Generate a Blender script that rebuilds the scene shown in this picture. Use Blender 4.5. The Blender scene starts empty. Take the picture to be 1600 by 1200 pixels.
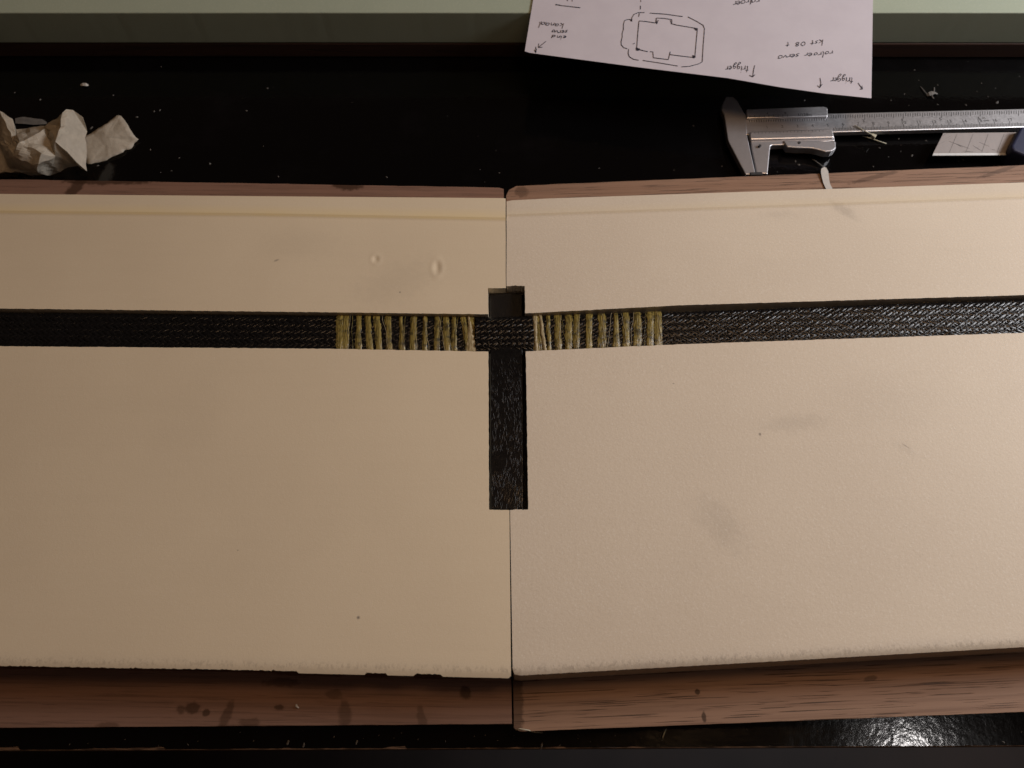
import bpy, bmesh, math, random
from mathutils import Vector, noise as mnoise
random.seed(7)
S = bpy.context.scene
COL = S.collection

# ------------------------------------------------------------------ camera
TH = math.radians(25.0); CAMH = 0.39; FPX = 1202.0
cd = bpy.data.cameras.new('camera'); cam = bpy.data.objects.new('camera', cd); COL.objects.link(cam)
cam.location = (0, 0, CAMH); cam.rotation_euler = (TH, 0, 0)
cd.sensor_width = 36; cd.lens = FPX / 1600 * 36; cd.clip_start = 0.01; cd.clip_end = 20
cd.dof.use_dof = True; cd.dof.focus_distance = 0.40; cd.dof.aperture_fstop = 14
S.camera = cam
# ------------------------------------------------------------------ world and lamps
w = bpy.data.worlds.new('World'); S.world = w; w.use_nodes = True
bg = w.node_tree.nodes['Background']; bg.inputs[0].default_value = (1.0, 0.62, 0.42, 1); bg.inputs[1].default_value = 0.025

def area(name, loc, target, sx, sy, power, col):
    l = bpy.data.lights.new(name, 'AREA'); l.shape = 'RECTANGLE'; l.size = sx; l.size_y = sy
    l.energy = power; l.color = col
    o = bpy.data.objects.new(name, l); COL.objects.link(o); o.location = loc
    o.rotation_euler = (Vector(target) - Vector(loc)).to_track_quat('-Z', 'Y').to_euler()
    return o
area('desk_lamp_light', (0.94, 0.43, 0.57), (0.0, 0.20, 0), 0.32, 0.28, 8.5, (0.975, 0.97, 0.995))
area('warm_fill_light', (0.38, 0.31, 1.2), (0, 0.15, 0), 0.30, 0.30, 2.9, (1.0, 0.60, 0.31))  # unseen warm fill, added to warm and even out the foam
bl = bpy.data.lights.new('bulb_light', 'POINT'); bl.energy = 1.5; bl.shadow_soft_size = 0.022; bl.color = (1, 0.95, 0.93)
bo = bpy.data.objects.new('bulb_light', bl); COL.objects.link(bo); bo.location = (0.74, -0.02, 1.2)
S.view_settings.view_transform = 'Standard'; S.view_settings.look = 'None'
S.view_settings.exposure = 0.0; S.view_settings.gamma = 1.0
S.view_settings.use_curve_mapping = False

# ------------------------------------------------------------------ helpers
SN, CS = math.sin(TH), math.cos(TH)
def U(x, y, z=0.0):
    """where the line of sight through photo point (x, y) meets the level z (metres above the table)"""
    a = (x - 800) / FPX; v = (y - 600) / FPX
    t = (CAMH - z) / (CS + v * SN)
    return Vector((a * t, t * (SN - v * CS), z))

def lerp(a, b, t): return a + (b - a) * t
def pl(pts):
    """piecewise linear function through (x, y) points"""
    def f(x):
        if x <= pts[0][0]:
            p, q = pts[0], pts[1]
        elif x >= pts[-1][0]:
            p, q = pts[-2], pts[-1]
        else:
            for p, q in zip(pts, pts[1:]):
                if p[0] <= x <= q[0]: break
        return lerp(p[1], q[1], (x - p[0]) / (q[0] - p[0]))
    return f

def mesh_obj(name, verts, faces, mat, parent=None, smooth=False):
    me = bpy.data.meshes.new(name); me.from_pydata([tuple(v) for v in verts], [], faces); me.update()
    if mat: me.materials.append(mat)
    if smooth:
        for p in me.polygons: p.use_smooth = True
    o = bpy.data.objects.new(name, me); COL.objects.link(o)
    if parent: o.parent = parent
    return o
def fix_normals(o):
    bm = bmesh.new(); bm.from_mesh(o.data); bmesh.ops.recalc_face_normals(bm, faces=bm.faces); bm.to_mesh(o.data); bm.free()
    return o
def tag(o, label=None, cat=None, group=None, kind=None):
    if label: o['label'] = label
    if cat: o['category'] = cat
    if group: o['group'] = group
    if kind: o['kind'] = kind
    return o
def empty(name, loc):
    o = bpy.data.objects.new(name, None); COL.objects.link(o); o.location = loc; o.empty_display_size = 0.01
    return o
def under(o, parent):
    """parent keeping world position (parents are unrotated)"""
    o.parent = parent; o.matrix_parent_inverse.identity()
    o.location = o.location - parent.location
    return o
def bevel(o, wdt, seg=2, ang=35):
    m = o.modifiers.new('bevel', 'BEVEL'); m.width = wdt; m.segments = seg; m.limit_method = 'ANGLE'
    m.angle_limit = math.radians(ang); return o
def slab(name, pts, z0, z1, mat, parent=None, bev=0.0, seg=2):
    """extruded outline; pts are world XY (any Vector), top at z1, bottom at z0"""
    n = len(pts)
    vs = [(p[0], p[1], z1) for p in pts] + [(p[0], p[1], z0) for p in pts]
    fs = [tuple(range(n)), tuple(range(2 * n - 1, n - 1, -1))]
    for i in range(n):
        j = (i + 1) % n; fs.append((i, n + i, n + j, j))
    o = fix_normals(mesh_obj(name, vs, fs, mat))
    if bev: bevel(o, bev, seg)
    if parent: under(o, parent)
    return o
def pslab(name, px, z0, z1, mat, parent=None, bev=0.0, seg=2):
    return slab(name, [U(x, y, z1) for x, y in px], z0, z1, mat, parent, bev, seg)
def nz(x, y=0.0, z=0.0): return mnoise.noise(Vector((x, y, z)))

# ------------------------------------------------------------------ materials
class NT:
    def __init__(s, name):
        s.m = bpy.data.materials.new(name); s.m.use_nodes = True; s.t = s.m.node_tree
        s.b = s.t.nodes['Principled BSDF']; s.tc = s.t.nodes.new('ShaderNodeNewGeometry').outputs['Position']
    def n(s, typ, **k):
        nd = s.t.nodes.new(typ)
        for a, v in k.items(): setattr(nd, a, v)
        return nd
    def put(s, inp, v):
        if hasattr(v, 'is_linked') or isinstance(v, bpy.types.NodeSocket): s.t.links.new(v, inp)
        else: inp.default_value = v
    def math(s, op, a, b=0.0, c=None, clamp=False):
        nd = s.n('ShaderNodeMath', operation=op); nd.use_clamp = clamp
        s.put(nd.inputs[0], a); s.put(nd.inputs[1], b)
        if c is not None: s.put(nd.inputs[2], c)
        return nd.outputs[0]
    def vm(s, op, a, b=None):
        nd = s.n('ShaderNodeVectorMath', operation=op); s.put(nd.inputs[0], a)
        if b is not None: s.put(nd.inputs[1], b)
        return nd.outputs['Value'] if op == 'LENGTH' else nd.outputs[0]
    def rotz(s, v, ang):
        nd = s.n('ShaderNodeVectorRotate', rotation_type='Z_AXIS'); s.put(nd.inputs['Vector'], v); nd.inputs['Angle'].default_value = ang
        return nd.outputs[0]
    def noise(s, scale=1.0, detail=3.0, rough=0.5, vec=None, dist=0.0):
        nd = s.n('ShaderNodeTexNoise'); s.put(nd.inputs['Vector'], vec if vec is not None else s.tc)
        nd.inputs['Scale'].default_value = scale; nd.inputs['Detail'].default_value = detail
        nd.inputs['Roughness'].default_value = rough; nd.inputs['Distortion'].default_value = dist
        return nd.outputs[0]
    def ramp(s, v, a, b, lo=0.0, hi=1.0, smooth=True):
        nd = s.n('ShaderNodeMapRange'); nd.interpolation_type = 'SMOOTHSTEP' if smooth else 'LINEAR'
        s.put(nd.inputs['Value'], v)
        for k, q in zip(('From Min', 'From Max', 'To Min', 'To Max'), (a, b, lo, hi)): nd.inputs[k].default_value = q
        return nd.outputs[0]
    def mix(s, f, a, b, mode='MIX'):
        nd = s.n('ShaderNodeMix', data_type='RGBA', blend_type=mode)
        s.put(nd.inputs[0], f)
        for i, c in ((6, a), (7, b)):
            if isinstance(c, tuple) and len(c) == 3: c = c + (1,)
            s.put(nd.inputs[i], c)
        return nd.outputs[2]
    def bump(s, h, strength, dist, prev=None):
        nd = s.n('ShaderNodeBump'); s.put(nd.inputs['Height'], h)
        nd.inputs['Strength'].default_value = strength; nd.inputs['Distance'].default_value = dist
        if prev is not None: s.put(nd.inputs['Normal'], prev)
        return nd.outputs[0]
    def blob(s, c, rx, ry, ang=0.0, wob=0.6, nscale=160.0, soft=0.5):
        """irregular patch mask around world point c, radii rx, ry in metres"""
        d = s.rotz(s.vm('SUBTRACT', s.tc, tuple(c)), -ang)
        l = s.vm('LENGTH', s.vm('MULTIPLY', d, (1 / rx, 1 / ry, 0)))
        s.cache = getattr(s, 'cache', {})
        if nscale not in s.cache: s.cache[nscale] = s.noise(nscale, 3)
        n = s.math('MULTIPLY_ADD', s.cache[nscale], wob * 2, -wob)
        return s.ramp(s.math('ADD', l, n), 1 + soft, 1 - soft, 0, 1)
    def set(s, **k):
        for a, v in k.items():
            nm = {'color': 'Base Color', 'rough': 'Roughness', 'metal': 'Metallic', 'normal': 'Normal', 'spec': 'Specular IOR Level',
                  'sss': 'Subsurface Weight', 'coat': 'Coat Weight', 'coatr': 'Coat Roughness', 'trans': 'Transmission Weight', 'alpha': 'Alpha',
                  'sheen': 'Sheen Weight', 'aniso': 'Anisotropic'}[a]
            if isinstance(v, tuple) and len(v) == 3: v = v + (1,)
            s.put(s.b.inputs[nm], v)
        return s.m

ZT = 0.037      # level of the foam panel's upper face
ZB = 0.014      # upper face of the boards

def foam_mat(name, base, warm, blobs, pebble, dirt):
    t = NT(name)
    big = t.noise(9, 4, 0.6)
    c = t.mix(t.ramp(big, 0.35, 0.7), base, warm)
    st = t.noise(1, 3, 0.6, t.vm('MULTIPLY', t.tc, (14, 260, 14)))
    c = t.mix(t.ramp(st, 0.45, 0.75, 0, 0.06 if dirt else 0.0), c, tuple(q * 0.80 for q in base))
    for px, py, rx, ry, ang, k in blobs:
        m = t.blob(U(px, py, ZT), rx, ry, ang, 0.9 if rx > .002 else .2, 260, 0.8)
        c = t.mix(t.math('MULTIPLY', m, k), c, (0.20, 0.17, 0.14))
    fine = t.noise(1300, 2, 0.5)
    c = t.mix(t.ramp(fine, 0.56, 0.72, 0, 0.20 * pebble), c, (0.92, 0.88, 0.80))
    c = t.mix(t.ramp(fine, 0.42, 0.30, 0, 0.16 * pebble), c, tuple(q * .72 for q in base))
    if dirt:
        at = t.n('ShaderNodeAttribute', attribute_name='edge_mm').outputs['Fac']
        sp = t.noise(1, 3, 0.7, t.vm('MULTIPLY', t.tc, (900, 500, 500)))
        band = t.math('MULTIPLY', t.ramp(at, 0.5, 2.2), t.ramp(at, 5.5, 2.6))
        c = t.mix(t.math('MULTIPLY', band, t.ramp(sp, 0.48, 0.60, 0, 0.55 * dirt)), c, (0.10, 0.075, 0.06))
        gr = t.noise(60, 4, 0.7)
        c = t.mix(t.math('MULTIPLY', t.ramp(at, 9, 1), t.ramp(gr, 0.4, 0.7, 0.1, 0.4 * dirt)), c, (0.36, 0.32, 0.29))
    h1 = t.noise(620, 2, 0.55); h2 = t.noise(1800, 2, 0.6)
    nrm = t.bump(h1, 0.11 * pebble, 0.0005)
    nrm = t.bump(h2, 0.16, 0.0003, nrm)
    nrm = t.bump(st, 0.03 if dirt else 0.0, 0.0006, nrm)
    if dirt:
        c = t.mix(t.n('ShaderNodeAttribute', attribute_name='lip_glow').outputs['Fac'], c, (0.80, 0.65, 0.36))  # yellow of light glowing through the lip, painted into the colour
    t.b.inputs['Subsurface Radius'].default_value = (0.004, 0.003, 0.0016); t.b.inputs['Subsurface Scale'].default_value = 1.0
    return t.set(color=c, rough=0.62, normal=nrm, sss=0.0, spec=0.3)

M = {}
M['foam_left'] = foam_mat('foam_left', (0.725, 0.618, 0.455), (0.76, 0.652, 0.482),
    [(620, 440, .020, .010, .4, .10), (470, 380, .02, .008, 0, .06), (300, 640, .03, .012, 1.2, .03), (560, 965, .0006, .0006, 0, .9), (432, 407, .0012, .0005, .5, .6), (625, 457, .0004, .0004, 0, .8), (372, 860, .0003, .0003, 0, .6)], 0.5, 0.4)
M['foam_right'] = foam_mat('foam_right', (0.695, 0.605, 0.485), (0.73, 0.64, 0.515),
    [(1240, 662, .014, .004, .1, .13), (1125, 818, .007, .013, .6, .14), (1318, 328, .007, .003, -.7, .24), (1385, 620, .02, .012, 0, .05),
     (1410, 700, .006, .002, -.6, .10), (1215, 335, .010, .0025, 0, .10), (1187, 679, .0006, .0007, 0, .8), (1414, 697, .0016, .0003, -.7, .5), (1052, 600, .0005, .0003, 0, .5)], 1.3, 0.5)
M['foam_back'] = foam_mat('foam_back', (0.37, 0.425, 0.335), (0.40, 0.455, 0.355), [], 0.5, 0)

def wood_mat(name, base, dark, red, stains, ang, pores):
    t = NT(name)
    v = t.rotz(t.tc, ang)
    warp = t.vm('ADD', v, t.vm('MULTIPLY', t.n('ShaderNodeTexNoise').outputs['Color'], (0, 0, 0)))
    g = t.noise(1, 6, 0.72, t.vm('MULTIPLY', warp, (7, 420, 200)), 0.4)
    b = t.noise(1, 3, 0.5, t.vm('MULTIPLY', v, (5, 50, 40)), 0.8)
    c = t.mix(t.ramp(b, 0.3, 0.72), base, red)
    c = t.mix(t.ramp(g, 0.42, 0.72, 0, 0.8), c, dark)
    p = t.noise(1, 2, 0.5, t.vm('MULTIPLY', v, (30, 1900, 400)), 0.15)
    pm = t.math('MULTIPLY', t.ramp(p, 0.60, 0.65, 0, pores), t.ramp(t.noise(26, 2), 0.30, 0.5))
    c = t.mix(pm, c, tuple(q * 0.4 for q in dark))
    for px, py, rx, ry, a2, k in stains:
        c = t.mix(t.math('MULTIPLY', t.blob(U(px, py, ZB), rx, ry, a2, 0.6, 380, 0.28), k * .95), c, (0.045, 0.020, 0.009))
    nrm = t.bump(g, 0.25, 0.0004); nrm = t.bump(t.math('MULTIPLY', pm, -1.0), 0.6, 0.0004, nrm)
    return t.set(color=c, rough=0.6, normal=nrm, spec=0.35)
M['wood_left'] = wood_mat('wood_left', (0.235, 0.136, 0.098), (0.15, 0.083, 0.058), (0.255, 0.142, 0.10),
    [(118, 293, .004, .010, -.35, .85), (170, 282, .028, .0032, 0, .85), (545, 290, .009, .0035, 0, .9), (300, 1106, .0035, .0025, 0, .75), (283, 1109, .002, .002, .6, .6),
     (322, 1114, .0016, .0014, 0, .8), (352, 1122, .0022, .007, -.25, .6), (390, 1129, .005, .0018, 0, .5), (437, 1105, .0022, .0012, 0, .8),
     (539, 1117, .0028, .0055, .1, .55), (522, 1085, .004, .002, 0, .5), (659, 1124, .0020, .006, .25, .5), (727, 1082, .0026, .0026, 0, .85), (170, 1134, .005, .0015, 0, .5),
     (440, 1066, .008, .0018, 0, .5)], 0.015, 0.35)
M['wood_right'] = wood_mat('wood_right', (0.295, 0.18, 0.12), (0.19, 0.106, 0.068), (0.315, 0.185, 0.12),
    [(815, 300, .004, .004, 0, .5), (806, 1100, .003, .03, 0, .7), (1360, 1060, .003, .0012, .2, .6), (1090, 1081, .0012, .0012, 0, .9),
     (1100, 1120, .0010, .0022, 0, .9), (1366, 277, .018, .0015, .3, .5), (1560, 268, .014, .0014, .35, .5)], -0.04, 0.95)
M['wood_back'] = wood_mat('wood_back', (0.045, 0.02, 0.013), (0.03, 0.015, 0.01), (0.05, 0.022, 0.014), [], 0, 0.3)

t = NT('table_black')
op = t.noise(420, 2, 0.5); op2 = t.noise(90, 3, 0.5)
sm = t.noise(22, 5, 0.65)
nrm = t.bump(op, 0.07, 0.0006); nrm = t.bump(op2, 0.035, 0.0030, nrm)
t.put(t.b.inputs['Coat Normal'], nrm)
M['table'] = t.set(color=t.mix(t.ramp(sm, .5, .8, 0, 1), (0.0016, 0.0015, 0.0017), (0.0035, 0.0032, 0.0038)), rough=t.ramp(sm, .35, .75, 0.13, 0.19), normal=nrm, spec=0.26, coat=0.4, coatr=0.07)
t = NT('raw_edge'); g = t.noise(1, 4, .6, t.vm('MULTIPLY', t.tc, (120, 900, 400)))
M['raw_edge'] = t.set(color=t.mix(t.ramp(g, .35, .65), (0.05, 0.028, 0.016), (0.24, 0.15, 0.095)), rough=0.85)
t = NT('floor_brown'); g = t.noise(5, 4, .6)
M['floor'] = t.set(color=t.mix(t.ramp(g, .3, .7), (0.007, 0.003, 0.0022), (0.020, 0.011, 0.0095)), rough=0.7)

def carbon(name, rough, wrinkle):
    t = NT(name)
    n1 = t.noise(700, 3, .6)
    c = t.mix(t.ramp(n1, .3, .75), (0.004, 0.004, 0.0045), (0.009, 0.0085, 0.0085))
    if wrinkle:
        hs = None
        for a in (0.25, -0.25):
            v = t.vm('MULTIPLY', t.rotz(t.tc, a), (900, 120, 400))
            r = t.ramp(t.math('ABSOLUTE', t.math('SUBTRACT', t.noise(1, 1, .5, v, .5), .5)), 0.0, 0.07, 1, 0)
            msk = t.ramp(t.noise(95 if a > 0 else 80, 2), .47, .6)
            r = t.math('MULTIPLY', r, msk)
            hs = r if hs is None else t.math('MAXIMUM', hs, r)
        nrm = t.bump(hs, 0.10, 0.0003); nrm = t.bump(t.noise(150, 2), 0.12, 0.001, nrm)
    else:
        v = t.noise(2600, 2, .6)
        nrm = t.bump(v, 0.35, 0.0003)
    return t.set(color=c, rough=rough, normal=nrm, spec=0.42)
M['braid'] = carbon('carbon_braid', 0.25, False)
M['bar'] = carbon('carbon_bar', 0.2, True)
M['core'] = carbon('carbon_core', 0.34, False)

t = NT('aramid_thread')
g = t.noise(1, 4, .7, t.vm('MULTIPLY', t.tc, (1900, 140, 300)))
g2 = t.noise(300, 3, .6)
c = t.mix(t.ramp(g, .32, .68), (0.10, 0.075, 0.016), (0.33, 0.255, 0.072))
c = t.mix(t.ramp(g2, .48, .66, 0, .8), c, (0.03, 0.026, 0.013))
nrm = t.bump(g, .7, .0004)
M['thread'] = t.set(color=c, rough=.30, normal=nrm, spec=.6)
t = NT('aramid_pale')
g = t.noise(1, 4, .7, t.vm('MULTIPLY', t.tc, (1500, 300, 300)))
M['thread_pale'] = t.set(color=t.mix(t.ramp(g, .3, .7), (0.22, 0.17, 0.075), (0.46, 0.38, 0.23)), rough=.45, normal=t.bump(g, .7, .0004))

t = NT('paper_white'); g = t.noise(60, 4, .6)
M['paper'] = t.set(color=t.mix(t.ramp(g, .3, .7), (0.59, 0.555, 0.61), (0.62, 0.585, 0.64)), rough=.8, normal=t.bump(t.noise(35, 3), .12, .002), spec=.25)
t = NT('ink'); M['ink'] = t.set(color=t.mix(t.noise(400, 2), (0.01, 0.01, 0.022), (0.035, 0.035, 0.06)), rough=.55)
t = NT('masking_tape'); g = t.noise(1, 4, .6, t.vm('MULTIPLY', t.tc, (300, 300, 300)))
vo = t.n('ShaderNodeTexVoronoi', feature='DISTANCE_TO_EDGE'); t.put(vo.inputs['Vector'], t.vm('ADD', t.tc, t.vm('MULTIPLY', t.n('ShaderNodeTexNoise').outputs['Color'], (.004, .004, .004)))); vo.inputs['Scale'].default_value = 170
nrm = t.bump(t.ramp(vo.outputs['Distance'], 0, .35), .14, .0010); nrm = t.bump(t.noise(900, 3), .35, .0004, nrm)
col = t.mix(t.ramp(g, .3, .7), (0.66, 0.60, 0.50), (0.75, 0.69, 0.585))
M['tape'] = t.set(color=col, rough=.55, normal=nrm)
tr = t.n('ShaderNodeBsdfTranslucent'); t.put(tr.inputs['Color'], col); mx = t.n('ShaderNodeMixShader'); mx.inputs[0].default_value = .48
ou = [q for q in t.t.nodes if q.type == 'OUTPUT_MATERIAL'][0]
t.t.links.new(t.b.outputs[0], mx.inputs[1]); t.t.links.new(tr.outputs[0], mx.inputs[2]); t.t.links.new(mx.outputs[0], ou.inputs['Surface'])
t = NT('steel'); g = t.noise(1, 3, .6, t.vm('MULTIPLY', t.tc, (60, 2600, 300)))
M['steel'] = t.set(color=t.mix(t.ramp(g, .3, .7), (0.56, 0.55, 0.565), (0.66, 0.65, 0.665)), metal=1.0, rough=t.ramp(t.noise(700, 3), .3, .7, .40, .45), normal=t.bump(g, .05, .0003))
t = NT('satin_chrome'); M['satin'] = t.set(color=t.mix(t.noise(500, 3), (0.50, 0.49, 0.51), (0.60, 0.59, 0.61)), metal=0.95, rough=.44)
t = NT('engraving'); M['mark'] = t.set(color=t.mix(t.noise(900, 2), (0.015, 0.015, 0.016), (0.04, 0.038, 0.04)), rough=.6)
t = NT('blade_steel'); g = t.noise(1, 3, .6, t.vm('MULTIPLY', t.tc, (500, 40, 100)))
sc = t.ramp(t.noise(1, 2, .5, t.vm('MULTIPLY', t.rotz(t.tc, -.5), (60, 1500, 100))), .68, .74, 0, .5)
M['blade'] = t.set(color=t.mix(sc, t.mix(g, (0.31, 0.28, 0.27), (0.37, 0.335, 0.325)), (0.12, .105, .105)), metal=.35, rough=.55)
t = NT('score_grey'); M['score'] = t.set(color=t.mix(t.noise(600, 2), (0.13, .12, .12), (0.2, .185, .18)), rough=.6)
t = NT('blade_edge'); M['blade_edge'] = t.set(color=t.mix(t.noise(600, 3), (0.68, .68, .67), (0.85, .85, .84)), metal=.6, rough=.45)
t = NT('navy_plastic'); M['navy'] = t.set(color=t.mix(t.noise(300, 3), (0.010, 0.013, 0.045), (0.016, 0.02, 0.06)), rough=.5, normal=t.bump(t.noise(1500, 2), .2, .0003))
t = NT('white_scrap'); M['white'] = t.set(color=t.mix(t.noise(500, 3), (0.42, .40, .37), (0.62, .60, .56)), rough=.7)
t = NT('dust_grey'); M['dust'] = t.set(color=t.mix(t.noise(300, 3), (0.06, .057, .054), (0.20, .19, .175)), rough=.9)
t = NT('pale_fibre'); M['fibre'] = t.set(color=t.mix(t.noise(500, 3), (0.42, .40, .30), (0.58, .55, .42)), rough=.5)

# ------------------------------------------------------------------ table and floor
tx0, tx1, ty1 = -0.75, 0.75, 0.85
front = pl([(-900, 1174), (0, 1172), (800, 1169), (1600, 1165), (2500, 1160)])
pts = []
n = 700
for i in range(n + 1):
    px = lerp(-700, 2300, i / n)
    chip = max(0.0, nz(px * .013, 3.1) - .22) * 5 + max(0.0, nz(px * .06, 9.1) - .25) * 3
    p = U(px, front(px) - chip, 0); pts.append((p.x, p.y))
x0, x1 = pts[0][0], pts[-1][0]
tbl = slab('table_top', pts + [(x1, ty1), (x0, ty1)], -0.024, 0.0, M['table'])
tag(tbl, kind='structure')
# raw board showing where the black paint has flaked off the front edge
vs = []; fs = []
for i in range(n + 1):
    px = lerp(-700, 2300, i / n)
    wv = .6 + max(0, nz(px * .011, 5.5) - .05) * 7 + max(0, nz(px * .05, 2.2)) * 2.2
    if nz(px * .008, 17.0) < -.1 or px > 1330: wv = .25
    a = U(px, front(px) - wv, 0.0); b = U(px, front(px) + .8, 0)
    k = len(vs)
    vs += [(a.x, a.y, .0004), (b.x, b.y, .0001), (b.x, b.y - .0004, -.004)]
    if i: fs += [(k - 3, k - 2, k + 1, k), (k - 2, k - 1, k + 2, k + 1)]
e = fix_normals(mesh_obj('chipped_edge', vs, fs, M['raw_edge'])); e.parent = tbl
fl = mesh_obj('floor', [(-2.5, -2.5, -.74), (2.5, -2.5, -.74), (2.5, 2.5, -.74), (-2.5, 2.5, -.74)], [(0, 1, 2, 3)], M['floor'])
tag(fl, kind='structure')

# ------------------------------------------------------------------ boards
def board(name, top, bot, mat, z0=0.0005, z1=ZB, jig=0.25, seed=0.0, bev=.0006):
    """board from its far (top) and near (bottom) photo edges, edges slightly uneven"""
    P = []
    def run(a, q, k):
        m = 60
        for i in range(m + (k == 1)):
            f = i / m; x = lerp(a[0], q[0], f); y = lerp(a[1], q[1], f) + nz(x * .03, seed + k) * jig * 2 + nz(x * .2, seed + k) * jig
            P.append(U(x, y, z1))
    for a, q in zip(top, top[1:]): run(a, q, 0)
    P.append(U(top[-1][0], top[-1][1], z1))
    for a, q in zip(bot, bot[1:]): run(a, q, 2)
    P.append(U(bot[-1][0], bot[-1][1], z1))
    return slab(name, P, z0, z1, mat, None, bev)
b1 = board('wooden_board', [(-260, 276), (0, 280), (780, 293), (787, 295)], [(800, 1131), (0, 1137), (-260, 1139)], M['wood_left'], seed=1.3)
tag(b1, 'reddish brown wooden board with dark drip stains under the left foam panel', 'board', 'boards under the foam panels')
b2 = board('wooden_board', [(791, 306), (795, 297), (806, 291), (860, 288), (1600, 258), (1860, 247)], [(1860, 1102), (1600, 1112), (812, 1143), (803, 1138)], M['wood_right'], seed=4.1)
tag(b2, 'brown wooden board with dark pores and rounded end under the right foam panel', 'board', 'boards under the foam panels')

# ------------------------------------------------------------------ foam panels
def foam_half(name, side, mat):
    L = side < 0
    seam = pl([(310, 790), (448, 790.5), (797, 796), (1060, 798.5)]) if L else pl([(310, 791.6), (448, 791.4), (797, 797), (1045, 801), (1060, 806)])
    slotx = pl([(448, 762.5), (797, 764)]) if L else pl([(448, 820), (797, 825.5)])
    outer = -230 if L else 1830
    if L:
        ftop = pl([(-200, 300), (0, 303), (400, 306.5), (785, 309.5), (800, 311)])
        flip = pl([(0, 329), (400, 333), (800, 340)])
        slt = pl([(0, 440), (762, 450), (800, 450.5)])
        ttop = pl([(0, 482), (520, 488), (762, 491), (800, 491.5)])
        tbot = pl([(0, 541), (520, 545), (745, 549), (800, 549.5)])
        slb = pl([(0, 780), (800, 797)])
        def fbot(x):
            y = pl([(0, 1041), (420, 1048), (800, 1057)])(x)
            st = 0
            return y
    else:
        ftop = pl([(790, 315), (800, 313), (860, 310), (1600, 285)])
        flip = pl([(790, 335), (1600, 307)])
        slt = pl([(790, 446.5), (820, 446.5), (1600, 425)])
        ttop = pl([(790, 491), (822, 489.5), (1060, 477), (1600, 461)])
        tbot = pl([(790, 550), (822, 549), (1060, 538), (1600, 520)])
        slb = pl([(790, 797), (1600, 770)])
        fb = pl([(800, 1053), (812, 1055.5), (1180, 1035), (1600, 1011)])
        fbot = lambda x: fb(x) + nz(x * .15, 2.2) * .5 + nz(x * .6, 8.2) * .35
    # chord lines: feature index and subdivisions
    wav = lambda f_, sd, am: (lambda x: f_(x) + nz(x * .11, sd) * am + nz(x * .45, sd + 3) * am * .8)
    slt, ttop, tbot, slb = wav(slt, 1.1, .9), wav(ttop, 2.2, .45), wav(tbot, 3.3, .5), wav(slb, 4.4, .9)
    slotx0 = slotx; slotx = lambda y: slotx0(y) + nz(y * .12, 8.8 + side) * .6 + nz(y * .5, 5.1) * .35
    feats = [ftop, flip, None, slt, ttop, tbot, slb, fbot]
    feats[2] = (lambda x: flip(x) + 6.0) if L else (lambda x: flip(x) + 5.0)
    subs = [12, 3, 46, 16, 20, 90, 84]
    vl = []                                  # (feature k, fraction)
    for k, s in enumerate(subs):
        for i in range(s): vl.append((k, i / s))
    vl.append((len(subs) - 1, 1.0))
    nroot, nout = 10, (300 if L else 260)
    ul = [(0, i / nroot) for i in range(nroot)] + [(1, i / nout) for i in range(nout + 1)]
    dents = [(587, 405, 4.0, -.0005), (683, 418, 5.0, -.0005)] if L else []
    LIP = 0.0009 if L else 0.0008
    top = {}; edge = {}; lip_glow = {}; KI = []
    nu, nv = len(ul), len(vl)
    PX = {}
    for i, (a, f) in enumerate(ul):
        for j, (k, g) in enumerate(vl):
            x = seam(600); y = 0
            for it in range(2):
                y = lerp(feats[k](x), feats[k + 1](x), g) if g < 1 else feats[k + 1](x)
                x = lerp(seam(y), slotx(y), f) if a == 0 else lerp(slotx(y), outer, f ** 1.0)
            # ragged sawn lips of the slot and recess
            if a == 0 and f == 0 and y < 440: x += nz(y * .05, 3.3) * .4
            PX[i, j] = (x, y)
            if j == nv - 1 and L:
                st = 3.0 if any(a_ < x < b_ for a_, b_ in ((465, 570), (605, 646), (690, 797))) else 0.0
                jj = abs(nz(x * .35, 1.7)) * 2.4 + nz(x * 1.3, 5.0) * 1.1
                y += st - jj * (.2 if st else 1.0)
            d = fbot(x) - y
            z = ZT
            if k == 0: z += LIP - (1 - g) * .0030
            elif k == 1: z += LIP * (1 - g)
            z -= (.0006 if L else .0010) * max(0, 1 - d / 12) ** 2
            z += .0010 * math.sin(max(0, min(1, (y - 345) / 700)) * math.pi) * 0.5
            for dx, dy, r, h in dents:
                q = ((x - dx) ** 2 + ((y - dy) * (.8 if dx < 600 else .55)) ** 2) / r ** 2
                if q < 6: z += h * math.exp(-q) + .0002 * math.exp(-((math.sqrt(q) - 1.5) ** 2) * 4)
            lip_glow[i, j] = (max(0, 1 - abs(k + g - 1.25) / .75) * ((.9 + .2 * nz(x * .02, 7)) if L else .3)) if k < 3 else 0.0  # weight of the painted translucent glow, strongest around the lip step
            top[i, j] = U(x, y, z); edge[i, j] = max(0, d) / 3.6
    jt0 = [j for j, (k, g) in enumerate(vl) if k == 4 and g == 0][0]; jt1 = [j for j, (k, g) in enumerate(vl) if k == 5 and g == 0][0]
    js0 = [j for j, (k, g) in enumerate(vl) if k == 3 and g == 0][0]; js1 = [j for j, (k, g) in enumerate(vl) if k == 6 and g == 0][0]
    def low(i, j):
        if i < nroot and js0 <= j < js1: return True
        return jt0 <= j < jt1
    V = []; E = []; idx = {}
    ucent = sum((top[i, nv - 1] for i in range(nu)), Vector()) / nu
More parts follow.
